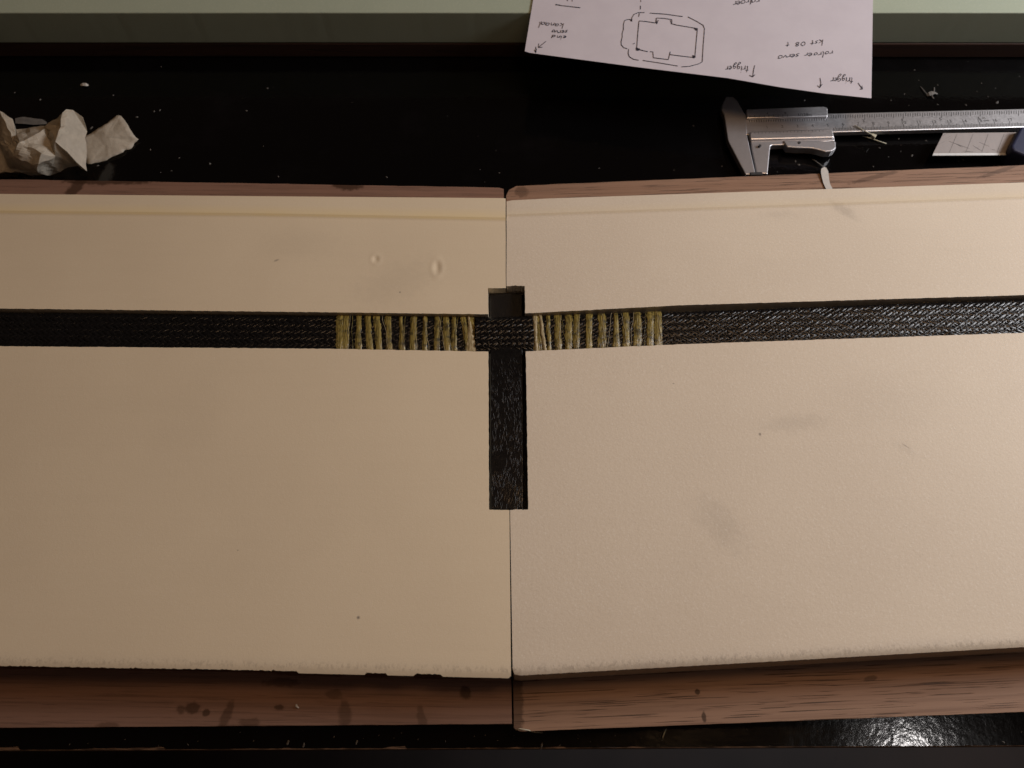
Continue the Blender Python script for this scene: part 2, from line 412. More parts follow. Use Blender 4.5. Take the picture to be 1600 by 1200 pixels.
    def vid(i, j, lv):
        key = (i, j, lv)
        if key in idx: return idx[key]
        p = top[i, j].copy()
        if lv == 'l': p.z = ZT - .0105
        if lv == 'b':
            p.z = ZB + .0004
            if j == nv - 1: p.y += (.0045 if L else -.0006)
        idx[key] = len(V); V.append(p); E.append(edge[i, j]); KI.append(lip_glow[i, j] if lv == 't' else 0.0); return idx[key]
    F = []; SM = []
    for i in range(nu - 1):
        for j in range(nv - 1):
            lv = 'l' if low(i, j) else 't'
            F.append((vid(i, j, lv), vid(i + 1, j, lv), vid(i + 1, j + 1, lv), vid(i, j + 1, lv))); SM.append(True)
            if i + 1 < nu - 1 and low(i, j) != low(i + 1, j):
                F.append((vid(i + 1, j, 't'), vid(i + 1, j + 1, 't'), vid(i + 1, j + 1, 'l'), vid(i + 1, j, 'l'))); SM.append(False)
            if j + 1 < nv - 1 and low(i, j) != low(i, j + 1):
                F.append((vid(i, j + 1, 't'), vid(i + 1, j + 1, 't'), vid(i + 1, j + 1, 'l'), vid(i, j + 1, 'l'))); SM.append(False)
    for i in range(nu - 1):
        F.append((vid(i, 0, 't'), vid(i + 1, 0, 't'), vid(i + 1, 0, 'b'), vid(i, 0, 'b'))); SM.append(False)
        j = nv - 1
        F.append((vid(i, j, 't'), vid(i + 1, j, 't'), vid(i + 1, j, 'b'), vid(i, j, 'b'))); SM.append(False)
    for j in range(nv - 1):
        for i, ci in ((0, 0), (nu - 1, nu - 2)):
            lv = 'l' if low(ci, j) else 't'
            F.append((vid(i, j, lv), vid(i, j + 1, lv), vid(i, j + 1, 'b'), vid(i, j, 'b'))); SM.append(False)
    ring = [vid(i, 0, 'b') for i in range(nu)] + [vid(nu - 1, j, 'b') for j in range(1, nv)] + [vid(i, nv - 1, 'b') for i in range(nu - 2, -1, -1)] + [vid(0, j, 'b') for j in range(nv - 2, 0, -1)]
    F.append(tuple(ring)); SM.append(False)
    me = bpy.data.meshes.new(name); me.from_pydata([tuple(v) for v in V], [], F); me.materials.append(mat); me.update()
    for p, s in zip(me.polygons, SM): p.use_smooth = s
    at = me.attributes.new('edge_mm', 'FLOAT', 'POINT'); at.data.foreach_set('value', E)
    at = me.attributes.new('lip_glow', 'FLOAT', 'POINT'); at.data.foreach_set('value', KI)
    o = bpy.data.objects.new(name, me); COL.objects.link(o)
    fix_normals(o)
    bm = bmesh.new(); bm.from_mesh(me)
    for e_ in bm.edges:
        if len(e_.link_faces) == 2 and e_.calc_face_angle(0) > math.radians(30): e_.smooth = False
    bm.to_mesh(me); bm.free()
    return o
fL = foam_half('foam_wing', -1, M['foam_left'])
tag(fL, 'warm beige foam panel left of the seam, with ragged near edge and two dents', 'foam panel', 'foam panels butted together')
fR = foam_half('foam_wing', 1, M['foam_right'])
tag(fR, 'paler beige foam panel, right of the centre seam, with grey smudges and soft near edge', 'foam panel', 'foam panels butted together')

# ------------------------------------------------------------------ braided spar
SPZ = ZT - .0016
def frame(p0, p1):
    d = (p1 - p0); L = d.length; d = d / L; nrm = Vector((-d.y, d.x, 0)); return d, nrm, L
def braid(name, p0, p1, wdt, zt, p=.0033, ang=31, amp=.00015, dome=.0012, parent=None, ends=0.0, seed=0, pad=0.0):
    d, nrm, L = frame(p0, p1)
    ct = 1 / math.tan(math.radians(ang)); hw = wdt / 2
    tw = p * math.sin(math.radians(ang)) * .47
    V = []; F = []
    rnd = random.Random(seed)
    reach = hw * ct
    def surf(s, t, h):
        q = abs(t) / hw
        z = zt - dome * q ** 5 + h
        zz = z + nz(s * 90, t * 90, seed) * .00025
        return p0 + d * s + nrm * t + Vector((0, 0, zz - p0.z))
    for sg in (1, -1):
        i0 = int(-reach / p) - 1; i1 = int((L + reach) / p) + 2
        for i in range(i0, i1):
            js = rnd.uniform(-.22, .22) * p; jw = rnd.uniform(.7, 1.2); jh = rnd.uniform(-.00008, .00010)
            m = int(3.2 * 2 * reach / p) + 1
            prev = None
            for k in range(m + 1):
                t = lerp(-hw, hw, k / m)
                s = i * p + js + sg * t * ct
                if s < 0 or s > L: prev = None; continue
                b = (s + sg * t * ct) / p
                h = sg * amp * math.tanh(2.2 * math.sin(math.pi / 2 * (b - i) + math.pi / 4)) + jh + nz(s * 700, t * 700, i * .37) * .00005
                dirv = Vector((sg * ct, 1, 0)).normalized()       # (s, t) direction of the tow
                px, py = -dirv.y, dirv.x
                row = []
                for e_, hh in ((-1, -.00014), (-.5, .00005), (0, .00010), (.5, .00005), (1, -.00014)):
                    ss = min(L, max(0, s + px * e_ * tw * jw)); tt = max(-hw, min(hw, t + py * e_ * tw * jw))
                    row.append(len(V)); V.append(surf(ss, tt, h + hh))
                if prev:
                    F += [(prev[q_], row[q_], row[q_ + 1], prev[q_ + 1]) for q_ in range(4)]
                prev = row
    o = mesh_obj(name, V, F, M['braid'], None, True)
    tag(o, kind='stuff')
    if parent: under(o, parent)
    return o
def core_strip(name, p0, p1, wdt, zt, zb, dome, parent, mat='core'):
    d, nrm, L = frame(p0, p1); V = []; F = []; m = 40; r = 12
    for i in range(m + 1):
        c = p0 + d * (L * i / m)
        for k in range(r + 1):
            t = lerp(-1, 1, k / r); q = c + nrm * t * wdt / 2; V.append((q.x, q.y, zt - dome * abs(t) ** 5))
        for t in (1, -1):
            q = c + nrm * t * wdt / 2; V.append((q.x, q.y, zb))
    R = r + 3
    for i in range(m):
        for k in range(R):
            a = i * R + k; b = i * R + (k + 1) % R; F.append((a, b, b + R, a + R))
    F.append(tuple(range(R))); F.append(tuple(range(m * R, m * R + R)))
    o = fix_normals(mesh_obj(name, V, F, M[mat], None, False))
    return under(o, parent)

cx, cyt, cyb = 791, 495, 549
def mid(x, a, b):
    p, q = U(x, a, ZT), U(x, b, ZT); return (p + q) / 2, (p - q).length
pl0, wl0 = mid(-230, 480, 540); plc, wlc = mid(758, 491, 549)
prc, wrc = mid(824, 489.5, 549); pr1, wr1 = mid(1830, 455, 512.5)
spar = tag(empty('carbon_spar', (plc.x, plc.y, ZT - .0104)), 'long black braided carbon spar lying in the groove across both foam panels', 'spar')
WS = .0212
core_strip('spar_core', plc, pl0, WS - .0006, SPZ - .0005, ZT - .0103, .0012, spar)
core_strip('spar_core', prc, pr1, WS - .0006, SPZ - .0005, ZT - .0103, .0012, spar)
braid('braid', plc, pl0, WS, SPZ, parent=spar, seed=1)
braid('braid', prc, pr1, WS, SPZ, parent=spar, seed=2)
s0, _ = mid(742, 491, 549.5); s1, _ = mid(834, 489, 548.5)
SLZ = SPZ + .0014
core_strip('sleeve_core', s0, s1, .0214, SLZ - .0006, ZT - .0060, .0024, spar)
sl = braid('braided_sleeve', s0, s1, .0220, SLZ, p=.0031, dome=.0024, amp=.00026, parent=spar, seed=3)
sl['label'] = 'short braided sleeve bulging over the crossing'

# ------------------------------------------------------------------ upright joiner bar
BZ = ZT - .0010
pts = [(764.5, 540), (790, 540), (817, 540), (818, 640), (818.5, 797), (812, 795.5), (803, 799), (797, 797), (786, 798.5), (780, 796), (766, 797), (765.5, 640)]
bar = pslab('carbon_bar', pts, ZT - .0104, BZ, M['bar'], None, .0009, 3)
tag(bar, 'flat black carbon bar with wrinkled glossy surface set across the seam, crossing under the spar', 'carbon bar')

V = []; F = []; rr = random.Random(21)
for q in range(420):
    y = rr.uniform(560, 794); x = rr.uniform(767.5, 816.5)
    lean = lerp(.32, -.1, min(1, (y - 560) / 150)) if y < 690 else rr.choice((-.3, .05, .3))
    lean += rr.uniform(-.14, .14)
    if nz(x * .035, y * .02, 2.0) < -.22: continue
    L = rr.uniform(.0018, .0052); wd = rr.uniform(.00012, .0002); h = rr.uniform(.00010, .00024)
    c = U(x, y, BZ); d = Vector((math.sin(lean), -math.cos(lean), 0)); nn = Vector((-d.y, d.x, 0)); b = rr.uniform(-.15, .15) * L
    k = len(V)
    for f_ in (-1, -.4, .3, 1):
        m_ = c + d * L / 2 * f_ + nn * b * (1 - f_ * f_); ww = wd * (1.05 - f_ * f_)
        V += [m_ + nn * ww + Vector((0, 0, -.00002)), m_ + Vector((0, 0, h * (1.02 - f_ * f_))), m_ - nn * ww + Vector((0, 0, -.00002))]
    for i in range(3):
        a = k + i * 3; F += [(a, a + 1, a + 4, a + 3), (a + 1, a + 2, a + 5, a + 4)]
o = pslab('far_end', [(764.5, 458), (793, 457), (816, 458.5), (817.5, 520), (765, 520)], ZT - .0087, ZT - .0046, M['core'], bar, .0006)
pslab('lower_flange', [(764, 452), (819, 452), (824.2, 796), (765, 796)], ZT - .01045, ZT - .0088, M['core'], bar)
wr_ = tag(fix_normals(mesh_obj('skin_wrinkles', V, F, M['core'], None, True)), kind='stuff'); under(wr_, bar)

# ------------------------------------------------------------------ thread lashings
def wrap(parent, xt, xb, wpx, sp0, sp1, seed, mat='thread', wtop=1.0, wbot=1.0, zoff=0.0, y0=None, y1=None):
    """one turn of flattened thread over the spar; xt/xb: photo x at its far and near side"""
    d, nrm, L = frame(sp0, sp1)
    if d.x < 0: nrm = -nrm
    pt, pb = U(xt, 489, SPZ), U(xb, 549, SPZ)
    base = sp0
    def along(p): return (p - base).dot(d)
    sa, sb = along(pt), along(pb)
    hw = WS / 2 + .0005; m = 34; r = 9
    wd = wpx / 1202 * .39 * 1.12
    V = []; F = []; rn = random.Random(seed)
    wob = rn.random() * 50
    for i in range(m + 1):
        f = i / m                                       # 0 far side low, 1 near side low
        u = lerp(-1.30, 1.30, f); q = max(-1, min(1, u))
        over = max(0, abs(u) - 1) / .30
        tpos = -q * hw
        g = (q + 1) / 2
        s = lerp(sa, sb, g) + nz(g * 3, wob) * .0004
        ww = wd * lerp(wtop, wbot, g) * (1 + nz(g * 5, wob + 9) * .22)
        for k in range(r + 1):
            c = lerp(-1, 1, k / r)
            strand = abs(math.sin((k + nz(g * 4, seed) * 1.5) * 1.9)) * .00022
            z = SPZ + .00022 + zoff - .0012 * abs(q) ** 5 + (.00034 * (1 - c * c)) + strand * .7 + nz(g * 26, k * .9, wob) * .00016
            z -= over * .0042
            ss = s + c * ww / 2 + nz(g * 30, k * 3.1, wob + 3) * (.00012 + .0003 * c * c)
            p = base + d * ss + nrm * tpos * -1 * -1
            V.append((p.x, p.y, z))
    R = r + 1
    for i in range(m):
        for k in range(r):
            a = i * R + k; F.append((a, a + 1, a + R + 1, a + R))
    o = mesh_obj('wrap', V, F, M[mat], None, True)
    bm = bmesh.new(); bm.from_mesh(o.data); bmesh.ops.recalc_face_normals(bm, faces=bm.faces)
    if sum(f.normal.z for f in bm.faces) < 0: bmesh.ops.reverse_faces(bm, faces=bm.faces)
    bm.to_mesh(o.data); bm.free()
    under(o, parent); return o
wl = [(532, 531, 11, 1, 1), (541, 539, 11, .8, 1), (561, 560, 9, .8, 1), (575, 578, 9.5, .9, 1), (589, 593, 10, 1.0, .9), (607, 608.5, 9.5, .9, .9), (627, 628.5, 7.5, .6, 1.1),
      (647, 645.6, 10, .9, 1), (664.5, 664, 7.5, .8, 1), (683, 683, 7.5, .9, 1.1), (697, 699, 8.5, .9, 1.1), (709, 710.5, 7.5, .8, 1.1), (724, 733, 8, 1, 1.1), (735, 738, 9, 1.1, 1)]
lash = tag(empty('thread_lashing', U(637, 520, SPZ)), 'olive yellow thread lashing wound round the spar left of the sleeve', 'lashing', 'thread lashings on the spar')
for n_, (a, b, c, e1, e2) in enumerate(wl): wrap(lash, a, b, c, plc, pl0, 10 + n_, 'thread', e1, e2)
wrap(lash, 733, 737.5, 12, plc, pl0, 60, 'thread_pale', .12, 1.15, .00035)
wr = [(839.5, 841, 14, 1, 1.05), (856, 858.4, 7, .8, .9), (871, 872.4, 10, 1, 1), (888, 888.5, 10.5, 1, 1.05), (901, 900.6, 9.5, .9, .95), (921, 920, 9, .95, 1), (940.6, 941, 12, .9, 1.05),
      (962.5, 963.6, 9.5, .55, 1.15), (978, 979, 10, .9, 1.05), (996.5, 997, 10.5, .9, 1.1), (1017, 1016.5, 10.5, 1, 1), (1028, 1029.6, 11, 1, 1)]
lash2 = tag(empty('thread_lashing', U(935, 515, SPZ)), 'golden yellow thread lashing wound round the spar right of the sleeve', 'lashing', 'thread lashings on the spar')
for n_, (a, b, c, e1, e2) in enumerate(wr): wrap(lash2, a, b, c, prc, pr1, 30 + n_, 'thread', e1, e2)
wrap(lash2, 843, 852, 5, prc, pr1, 61, 'thread_pale', .9, 1.0, .0004)
wrap(lash2, 836, 838, 6, prc, pr1, 62, 'thread_pale', 1.1, .7, .0003)

def strand(parent, xa, xb, seed):
    rn = random.Random(seed); V = []; F = []
    d, nrm, L = frame(prc, pr1) if xa > 800 else frame(plc, pl0)
    base = prc if xa > 800 else plc
    if d.x < 0: nrm = -nrm
    a = (U(xa, 489, SPZ) - base).dot(d); b = (U(xb, 549, SPZ) - base).dot(d); m = 26
    for i in range(m + 1):
        g = i / m; q = lerp(-1, 1, g)
        p = base + d * (lerp(a, b, g) + nz(g * 3, seed) * .0009) + nrm * -q * (WS / 2 + .0003)
        z = SPZ + .00075 - .0012 * abs(q) ** 5 + nz(g * 5, seed, 3) * .0002
        for k in range(4):
            an = k * math.pi / 2; V.append((p.x + d.x * .00011 * math.cos(an), p.y + d.y * .00011 * math.cos(an), z + .00011 * math.sin(an)))
        if i:
            for k in range(4): F.append(((i - 1) * 4 + k, (i - 1) * 4 + (k + 1) % 4, i * 4 + (k + 1) % 4, i * 4 + k))
    under(mesh_obj('loose_strand', V, F, M['thread_pale' if rn.random() < .4 else 'thread'], None, True), parent)
rs = random.Random(5)
for n_ in range(11):
    x = rs.uniform(545, 735); strand(lash, x, x + rs.uniform(-9, 12), 100 + n_)
for n_ in range(11):
    x = rs.uniform(836, 1030); strand(lash2, x, x + rs.uniform(-9, 12), 200 + n_)

# ------------------------------------------------------------------ foam block at the back
BY = U(800, 90, 0).y
bz = .0121; fz = .0365
bb = fix_normals(slab('wooden_board', [(-.62, BY + .0005), (.62, BY - .001), (.62, .80), (-.62, .80)], .0005, bz, M['wood_back'], None, .0008))
tag(bb, 'dark red brown board under the greenish foam block at the back', 'board')
pts = []
for i in range(241):
    x = lerp(.6, -.6, i / 240)
    j = nz(x * 30, 4.4) * .00012 + nz(x * 140, 7) * .00006
    pts.append((x, BY + j))
pts = pts[::-1] + [(.6, .78), (-.6, .78)]
fb = slab('foam_block', pts, bz + .0003, fz, M['foam_back'], None, .0007)
tag(fb, 'pale greenish foam block with straight cut face at the back of the table', 'foam block')

# ------------------------------------------------------------------ paper with pen drawing
def paper_z(Y, x): 
    o_ = max(0.0, BY - .004 - Y)
    return fz + .0010 - .8 * o_ * o_
def PU(x, y, dz=0.0):
    z = fz
    for _ in range(8):
        p = U(x, y, z + dz); z = paper_z(p.y, x)
    p = U(x, y, z + dz); return p
pb = pl([(820, 80), (828, 82.5), (1000, 105), (1140, 122), (1220, 136), (1290, 146), (1362, 153.5)])
pleft = pl([(-140, 857), (0, 833), (80, 820)]); pright = pl([(-140, 1367), (0, 1364), (153, 1361.5)])
V = []; F = []; m, r = 70, 50
for i in range(m + 1):
    f = i / m
    for k in range(r + 1):
        g = k / r
        xb_ = lerp(820, 1361.5, f); y = lerp(-140, pb(xb_), g)
        x = lerp(pleft(y), pright(y), f)
        V.append(PU(x, y))
for i in range(m):
    for k in range(r):
        a = i * (r + 1) + k; F.append((a, a + 1, a + r + 2, a + r + 1))
pap = mesh_obj('paper_sheet', V, F, M['paper'], None, False)
sd = pap.modifiers.new('thick', 'SOLIDIFY'); sd.thickness = .00012; sd.offset = -1
bm = bmesh.new(); bm.from_mesh(pap.data); bmesh.ops.recalc_face_normals(bm, faces=bm.faces)
if sum(f.normal.z for f in bm.faces) < 0: bmesh.ops.reverse_faces(bm, faces=bm.faces)
bm.to_mesh(pap.data); bm.free()
tag(pap, 'white paper sheet with pen sketch and upside down handwriting over the block edge', 'paper')

def strokes(name, lines, wpx=1.0):
    V = []; F = []
    for ln in lines:
        # resample
        q = []
        for (x0_, y0_), (x1_, y1_) in zip(ln, ln[1:]):
            dd = max(1, int(math.hypot(x1_ - x0_, y1_ - y0_) / 1.5))
            for i in range(dd): q.append((lerp(x0_, x1_, i / dd), lerp(y0_, y1_, i / dd)))
        q.append(ln[-1])
        for i, (x, y) in enumerate(q):
            a = q[max(0, i - 1)]; b = q[min(len(q) - 1, i + 1)]
            tx, ty = b[0] - a[0], b[1] - a[1]; l = math.hypot(tx, ty) or 1
            h = wpx * (.5 + .16 * nz(x * .3, y * .3))
            nx, ny = -ty / l * h, tx / l * h
            k = len(V); V += [PU(x + nx, y + ny, .00022), PU(x - nx, y - ny, .00022)]
            if i: F.append((k - 2, k - 1, k + 1, k))
    o = mesh_obj(name, V, F, M['ink']); bm = bmesh.new(); bm.from_mesh(o.data)
    for f in bm.faces:
        f.normal_update()
        if f.normal.z < 0: f.normal_flip()
    bm.to_mesh(o.data); bm.free(); o.parent = pap; return o
z2 = lambda L: [(800 + x / 4, y / 4) for x, y in L]
z3 = lambda L: [(1100 + x / 5.333, y / 5.333) for x, y in L]
sketch = [z2(L) for L in [
    [(830, 78), (790, 78), (762, 90), (750, 110), (750, 133), (738, 120), (720, 122), (705, 128), (698, 150), (697, 185), (689, 210), (690, 230), (683, 260), (684, 280), (700, 298), (722, 304)],
    [(862, 81), (960, 88), (1068, 103)], [(1100, 105), (1150, 130), (1195, 157), (1204, 180), (1196, 280), (1190, 385), (1170, 398), (1110, 414), (1060, 417)],
    [(730, 305), (727, 335), (735, 355), (760, 370), (793, 376)], [(818, 377), (930, 394), (1036, 412)],
    [(795, 130), (840, 134), (898, 143), (904, 112), (950, 114), (1000, 122), (1000, 148), (1030, 156), (1160, 178), (1152, 260), (1144, 355)],
    [(902, 112), (905, 150), (915, 125)], [(990, 125), (996, 145), (1000, 150)],
    [(795, 130), (788, 200), (780, 305), (820, 316), (850, 322)], [(863, 322), (882, 324), (884, 360), (930, 366), (978, 372), (990, 322)],
    [(985, 340), (1060, 350), (1145, 360)],
    [(806, 0), (806, 12)], [(804, 35), (803, 58)], [(797, 82), (793, 104)],
    [(757, 274), (768, 270)]]]
blots = [z2(L) for L in [[(1140, 178), (1158, 182), (1148, 188), (1160, 178)], [(1128, 348), (1144, 352), (1134, 360), (1146, 358), (1130, 354)], [(775, 300), (800, 310), (778, 312), (795, 304), (776, 308)], [(742, 122), (752, 130), (744, 128)]]]
strokes('sketch_outline', sketch, .95)
for b_ in blots: strokes('ink_blot', [b_], 2.2)
arrows = [z2(L) for L in [[(213, 258), (165, 296)], [(168, 272), (166, 297), (190, 294)], [(150, 292), (150, 330)], [(140, 310), (150, 330), (153, 305)],
          [(272, 27), (300, 33), (428, 48)], [(275, 30), (300, 30)], [(345, 0), (350, 6)], [(375, 0), (378, 8)],
          [(1518, 408), (1510, 440), (1506, 478)], [(1484, 470), (1506, 480), (1520, 466)]]]
arrows += [z3(L) for L in [[(968, 648), (975, 690), (966, 728)], [(946, 712), (966, 730), (986, 700)], [(1285, 690), (1320, 740)], [(1300, 742), (1322, 742), (1318, 715)]]]
for a_ in (arrows[0:2], arrows[2:4], arrows[4:6], arrows[6:7], arrows[7:8], arrows[8:10], arrows[10:12], arrows[12:14]): strokes('pen_mark', a_, .95)
GL = {  # handwritten letter strokes, baseline y=0, x-height 1, advance last
 'r': ([[(0, 1), (.1, 0)], [(.05, .6), (.25, .95), (.5, .9)]], .55), 'o': ([[(.35, 1), (.1, .75), (.1, .25), (.4, 0), (.65, .3), (.6, .8), (.35, 1), (.7, .9)]], .8),
 'l': ([[(.1, 1.9), (.05, .2), (.25, 0)]], .4), 'e': ([[(.1, .5), (.6, .6), (.45, 1), (.15, .8), (.1, .25), (.4, 0), (.65, .15)]], .75),
 's': ([[(.55, .95), (.2, .85), (.2, .6), (.5, .4), (.45, .1), (.1, 0)]], .65), 'v': ([[(0, 1), (.25, 0), (.55, 1)]], .6),
 'k': ([[(.1, 1.9), (.1, 0)], [(.6, 1), (.12, .5), (.65, 0)]], .8), 't': ([[(.3, 1.7), (.25, .2), (.45, 0)], [(0, 1.1), (.6, 1.15)]], .65),
 '0': ([[(.4, 1.5), (.1, 1.1), (.1, .4), (.4, 0), (.75, .4), (.75, 1.1), (.4, 1.5)]], .95), '8': ([[(.4, .8), (.1, 1.1), (.4, 1.5), (.7, 1.15), (.4, .8), (.08, .4), (.4, 0), (.75, .4), (.4, .8)]], .95),
 '+': ([[(.35, 1.3), (.35, 0)], [(0, .65), (.75, .65)]], .9), 'i': ([[(.15, 1), (.15, .1), (.3, 0)], [(.15, 1.4), (.18, 1.5)]], .4),
 'g': ([[(.6, .9), (.2, .95), (.1, .4), (.4, .2), (.65, .9), (.6, -.5), (.3, -.9), (.05, -.6), (.7, .1)]], .8), 'n': ([[(.05, 1), (.08, 0)], [(.08, .6), (.35, 1), (.55, .8), (.6, 0)]], .75),
 'd': ([[(.6, .8), (.25, .95), (.1, .4), (.35, 0), (.62, .5), (.65, 1.9), (.68, 0)]], .85), 'a': ([[(.6, .9), (.2, .95), (.08, .4), (.3, 0), (.6, .5), (.62, 1), (.65, 0), (.75, .05)]], .8),
 ' ': ([], .7)}
def write(name, text, start, end, xh):
    """handwriting turned upside down: starts at the right, runs left; photo-level points on the paper"""
    adv = sum(GL[c][1] for c in text); dx, dy = end[0] - start[0], end[1] - start[1]
    L = math.hypot(dx, dy); ux, uy = dx / L, dy / L; vx, vy = -uy, ux      # v: towards the letters' tops
    if vy < 0: vx, vy = -vx, -vy
    k = L / adv; pos = 0; out = []
    rr = random.Random(len(text) + int(start[0]))
    for c in text:
        jy = rr.uniform(-.15, .15); js = rr.uniform(.85, 1.15)
        for ln in GL[c][0]:
            # smooth the stroke a little (Chaikin)
            q = ln
            for _ in range(2):
                if len(q) > 2:
                    nq = [q[0]]
                    for a, b in zip(q, q[1:]):
                        nq += [(lerp(a[0], b[0], .25), lerp(a[1], b[1], .25)), (lerp(a[0], b[0], .75), lerp(a[1], b[1], .75))]
                    q = nq + [q[-1]]
            out.append([(start[0] + ux * (pos + px * js + .12 * py) * k + vx * (py * js + jy) * xh, start[1] + uy * (pos + px * js + .12 * py) * k + vy * (py * js + jy) * xh) for px, py in q])
        pos += GL[c][1]
    strokes(name, out, .85)
write('handwriting', 'kanaal', (882, 37), (842, 33.5), 4.2)
write('handwriting', 'servo', (888, 47), (862, 46), 4.0)
write('handwriting', 'eind', (886, 56.5), (862, 54.5), 3.6)
write('handwriting', 'rolroer', (1187, -3), (1146, 2.5), 5.0)
write('handwriting', 'kst 08 t', (1287, 62), (1228, 66.5), 4.6)
write('handwriting', 'rolroer servo', (1302, 79), (1216, 86), 4.4)
write('handwriting', 'trigger', (1171, 103), (1134, 102), 6.0)
write('handwriting', 'trigger', (1334, 121), (1299, 121), 5.6)

# ------------------------------------------------------------------ caliper
CZ = .0066
cal = tag(empty('vernier_caliper', U(1300, 195, 0)), 'stainless steel vernier caliper lying on the black table below the paper', 'caliper')
beam_top = pl([(1131, 181), (1293, 177.2), (1340, 176.3), (1600, 169.8), (1720, 166.8)])
beam_bot = pl([(1131, 211.5), (1304, 206.4), (1340, 205.6), (1600, 198.6), (1720, 195.4)])
pslab('beam', [(1134, 181), (1293, 177.2), (1600, 169.8), (1720, 166.8), (1720, 195.4), (1600, 198.6), (1304, 206.4), (1136, 211)], .0030, CZ, M['steel'], cal, .0005)
pslab('fixed_jaw', [(1131, 158), (1135, 151), (1145.5, 151), (1152, 157), (1163.4, 177), (1166, 180.5), (1167.3, 209.6), (1172.3, 234), (1180.5, 269.5), (1179, 272), (1165, 272.5),
       (1139, 222.6), (1137, 217), (1131.7, 180), (1127.5, 172), (1128, 164)], .0026, CZ + .0003, M['satin'], cal, .0005)
pslab('upper_plate', [(1166.5, 170.5), (1287, 166.2), (1291.5, 167.3), (1293.4, 170), (1293.4, 181.7), (1166.8, 184.6)], .0022, CZ + .0016, M['steel'], cal, .0005)
pslab('vernier_plate', [(1170.5, 205.5), (1298.5, 200.8), (1301, 203), (1303, 210), (1303.6, 214.5), (1172.5, 218)], .0022, CZ + .0016, M['steel'], cal, .0008)
pslab('sliding_jaw', [(1172.6, 216.5), (1304, 213.5), (1304.3, 220), (1224, 226), (1206.4, 226.7), (1204, 228.3), (1203, 234), (1199.5, 271.5), (1182.2, 270), (1174.9, 234)], .0026, CZ + .0003, M['satin'], cal, .0005)
pslab('thumb_grip', [(1223.5, 219), (1230, 229.5), (1246, 230.7), (1262, 231), (1270.6, 231.8), (1280.4, 234.2), (1290, 237), (1299, 236.2), (1304, 233.8), (1306.4, 231), (1306, 220.5)], .0024, CZ + .0013, M['satin'], cal, .0007, 3)
pslab('depth_stop', [(1172, 269), (1191, 268.4), (1191.5, 272.5), (1172.5, 273)], .0022, CZ + .0009, M['mark'], cal, .0003)
for x, y in ((1187.7, 226.5), (1249.5, 222)):
    c = U(x, y, CZ + .002)
    o = slab('rivet', [(c.x + .0009 * math.cos(a * math.pi / 6), c.y + .0009 * math.sin(a * math.pi / 6)) for a in range(12)], CZ - .001, CZ + .0017, M['mark'], cal)
# engraved scales
V = []; F = []
def tick(x, ya, yb, wpx, z):
    k = len(V); sk = .0
    for (xx, yy) in ((x - wpx / 2, ya), (x + wpx / 2, ya), (x + wpx / 2 + sk, yb), (x - wpx / 2 + sk, yb)): V.append(U(xx, yy, z))
    F.append((k + 3, k + 2, k + 1, k))
ZS = CZ + .00006
for mm in range(0, 180):
    x = 1174 + mm * 2.372
    if 1169 < x < 1700:
        L = 6.5 if mm % 10 == 0 else (5.2 if mm % 5 == 0 else 3.9)
        yb_ = beam_bot(x) - 2.2
        if x > 1301 : tick(x + .5, yb_, yb_ - L * 1.15, .85, ZS)
for k_ in range(0, 130):
    x = 1171 + k_ * 60.1 / 16
    if x > 1296:
        L = 7.2 if k_ % 16 == 0 else (5.6 if k_ % 4 == 0 else 4.2)
    else: L = 3.0
    if x < 1700:
        yt = beam_top(x) + (2.6 if x > 1294 else 7.5)
        tick(x, yt, yt + L * 1.15, .85, ZS)
for k_ in range(0, 9):                      # vernier marks on the upper plate
    x = 1172 + k_ * 7.3; tick(x, 184.2 - (x - 1166) * .022 - 4.0, 184.0 - (x - 1166) * .022, .5, CZ + .00166)
for k_ in range(0, 21):                     # vernier marks on the lower plate
    x = 1174 + k_ * 5.6; tick(x, 206 - (x - 1170) * .036 + .9, 206 - (x - 1170) * .036 + 3.4, .45, CZ + .00166)
sc_ = tag(under(mesh_obj('scale_marks', V, F, M['mark']), cal), kind='stuff')
bd = (U(1600, 184, CZ) - U(1300, 191.5, CZ)).normalized(); bang = math.atan2(bd.y, bd.x)
def engrave(text, x, y, hpx, z, name='scale_digit'):
    cu = bpy.data.curves.new('txt', 'FONT'); cu.body = text; cu.size = hpx * 1.45 / 1202 * .50 / .80; cu.align_x = 'CENTER'; cu.align_y = 'CENTER'
    to = bpy.data.objects.new('txt', cu); COL.objects.link(to)
    dg = bpy.context.evaluated_depsgraph_get(); me = bpy.data.meshes.new_from_object(to.evaluated_get(dg))
    COL.objects.unlink(to); bpy.data.objects.remove(to)
    me.materials.clear(); me.materials.append(M['mark'])
    o = bpy.data.objects.new(name, me); COL.objects.link(o)
    o.location = U(x, y, z); o.rotation_euler = (0, 0, bang); return under(o, cal)
for cmn in range(0, 18):
    x = 1174 + cmn * 23.72
    if x > 1303: engrave(str(cmn), x + .8, beam_bot(x) - 12.0, 4.6, ZS)
    elif x > 1176: engrave(str(cmn), x + .8, beam_bot(x) - 11.0, 4.0, ZS)
for inch in range(3, 7):
    x = 1169 + inch * 60.1; engrave(str(inch), x, beam_top(x) + 13.0, 4.4, ZS)
engrave('in', 1537, beam_top(1537) + 12.6, 4.0, ZS); engrave('cm', 1541, beam_bot(1541) - 12.2, 4.0, ZS)
engrave('1/128in', 1257, 179, 4.2, CZ + .00167); engrave('4', 1199, 177.5, 3.4, CZ + .00167); engrave('8', 1227, 177, 3.4, CZ + .00167)

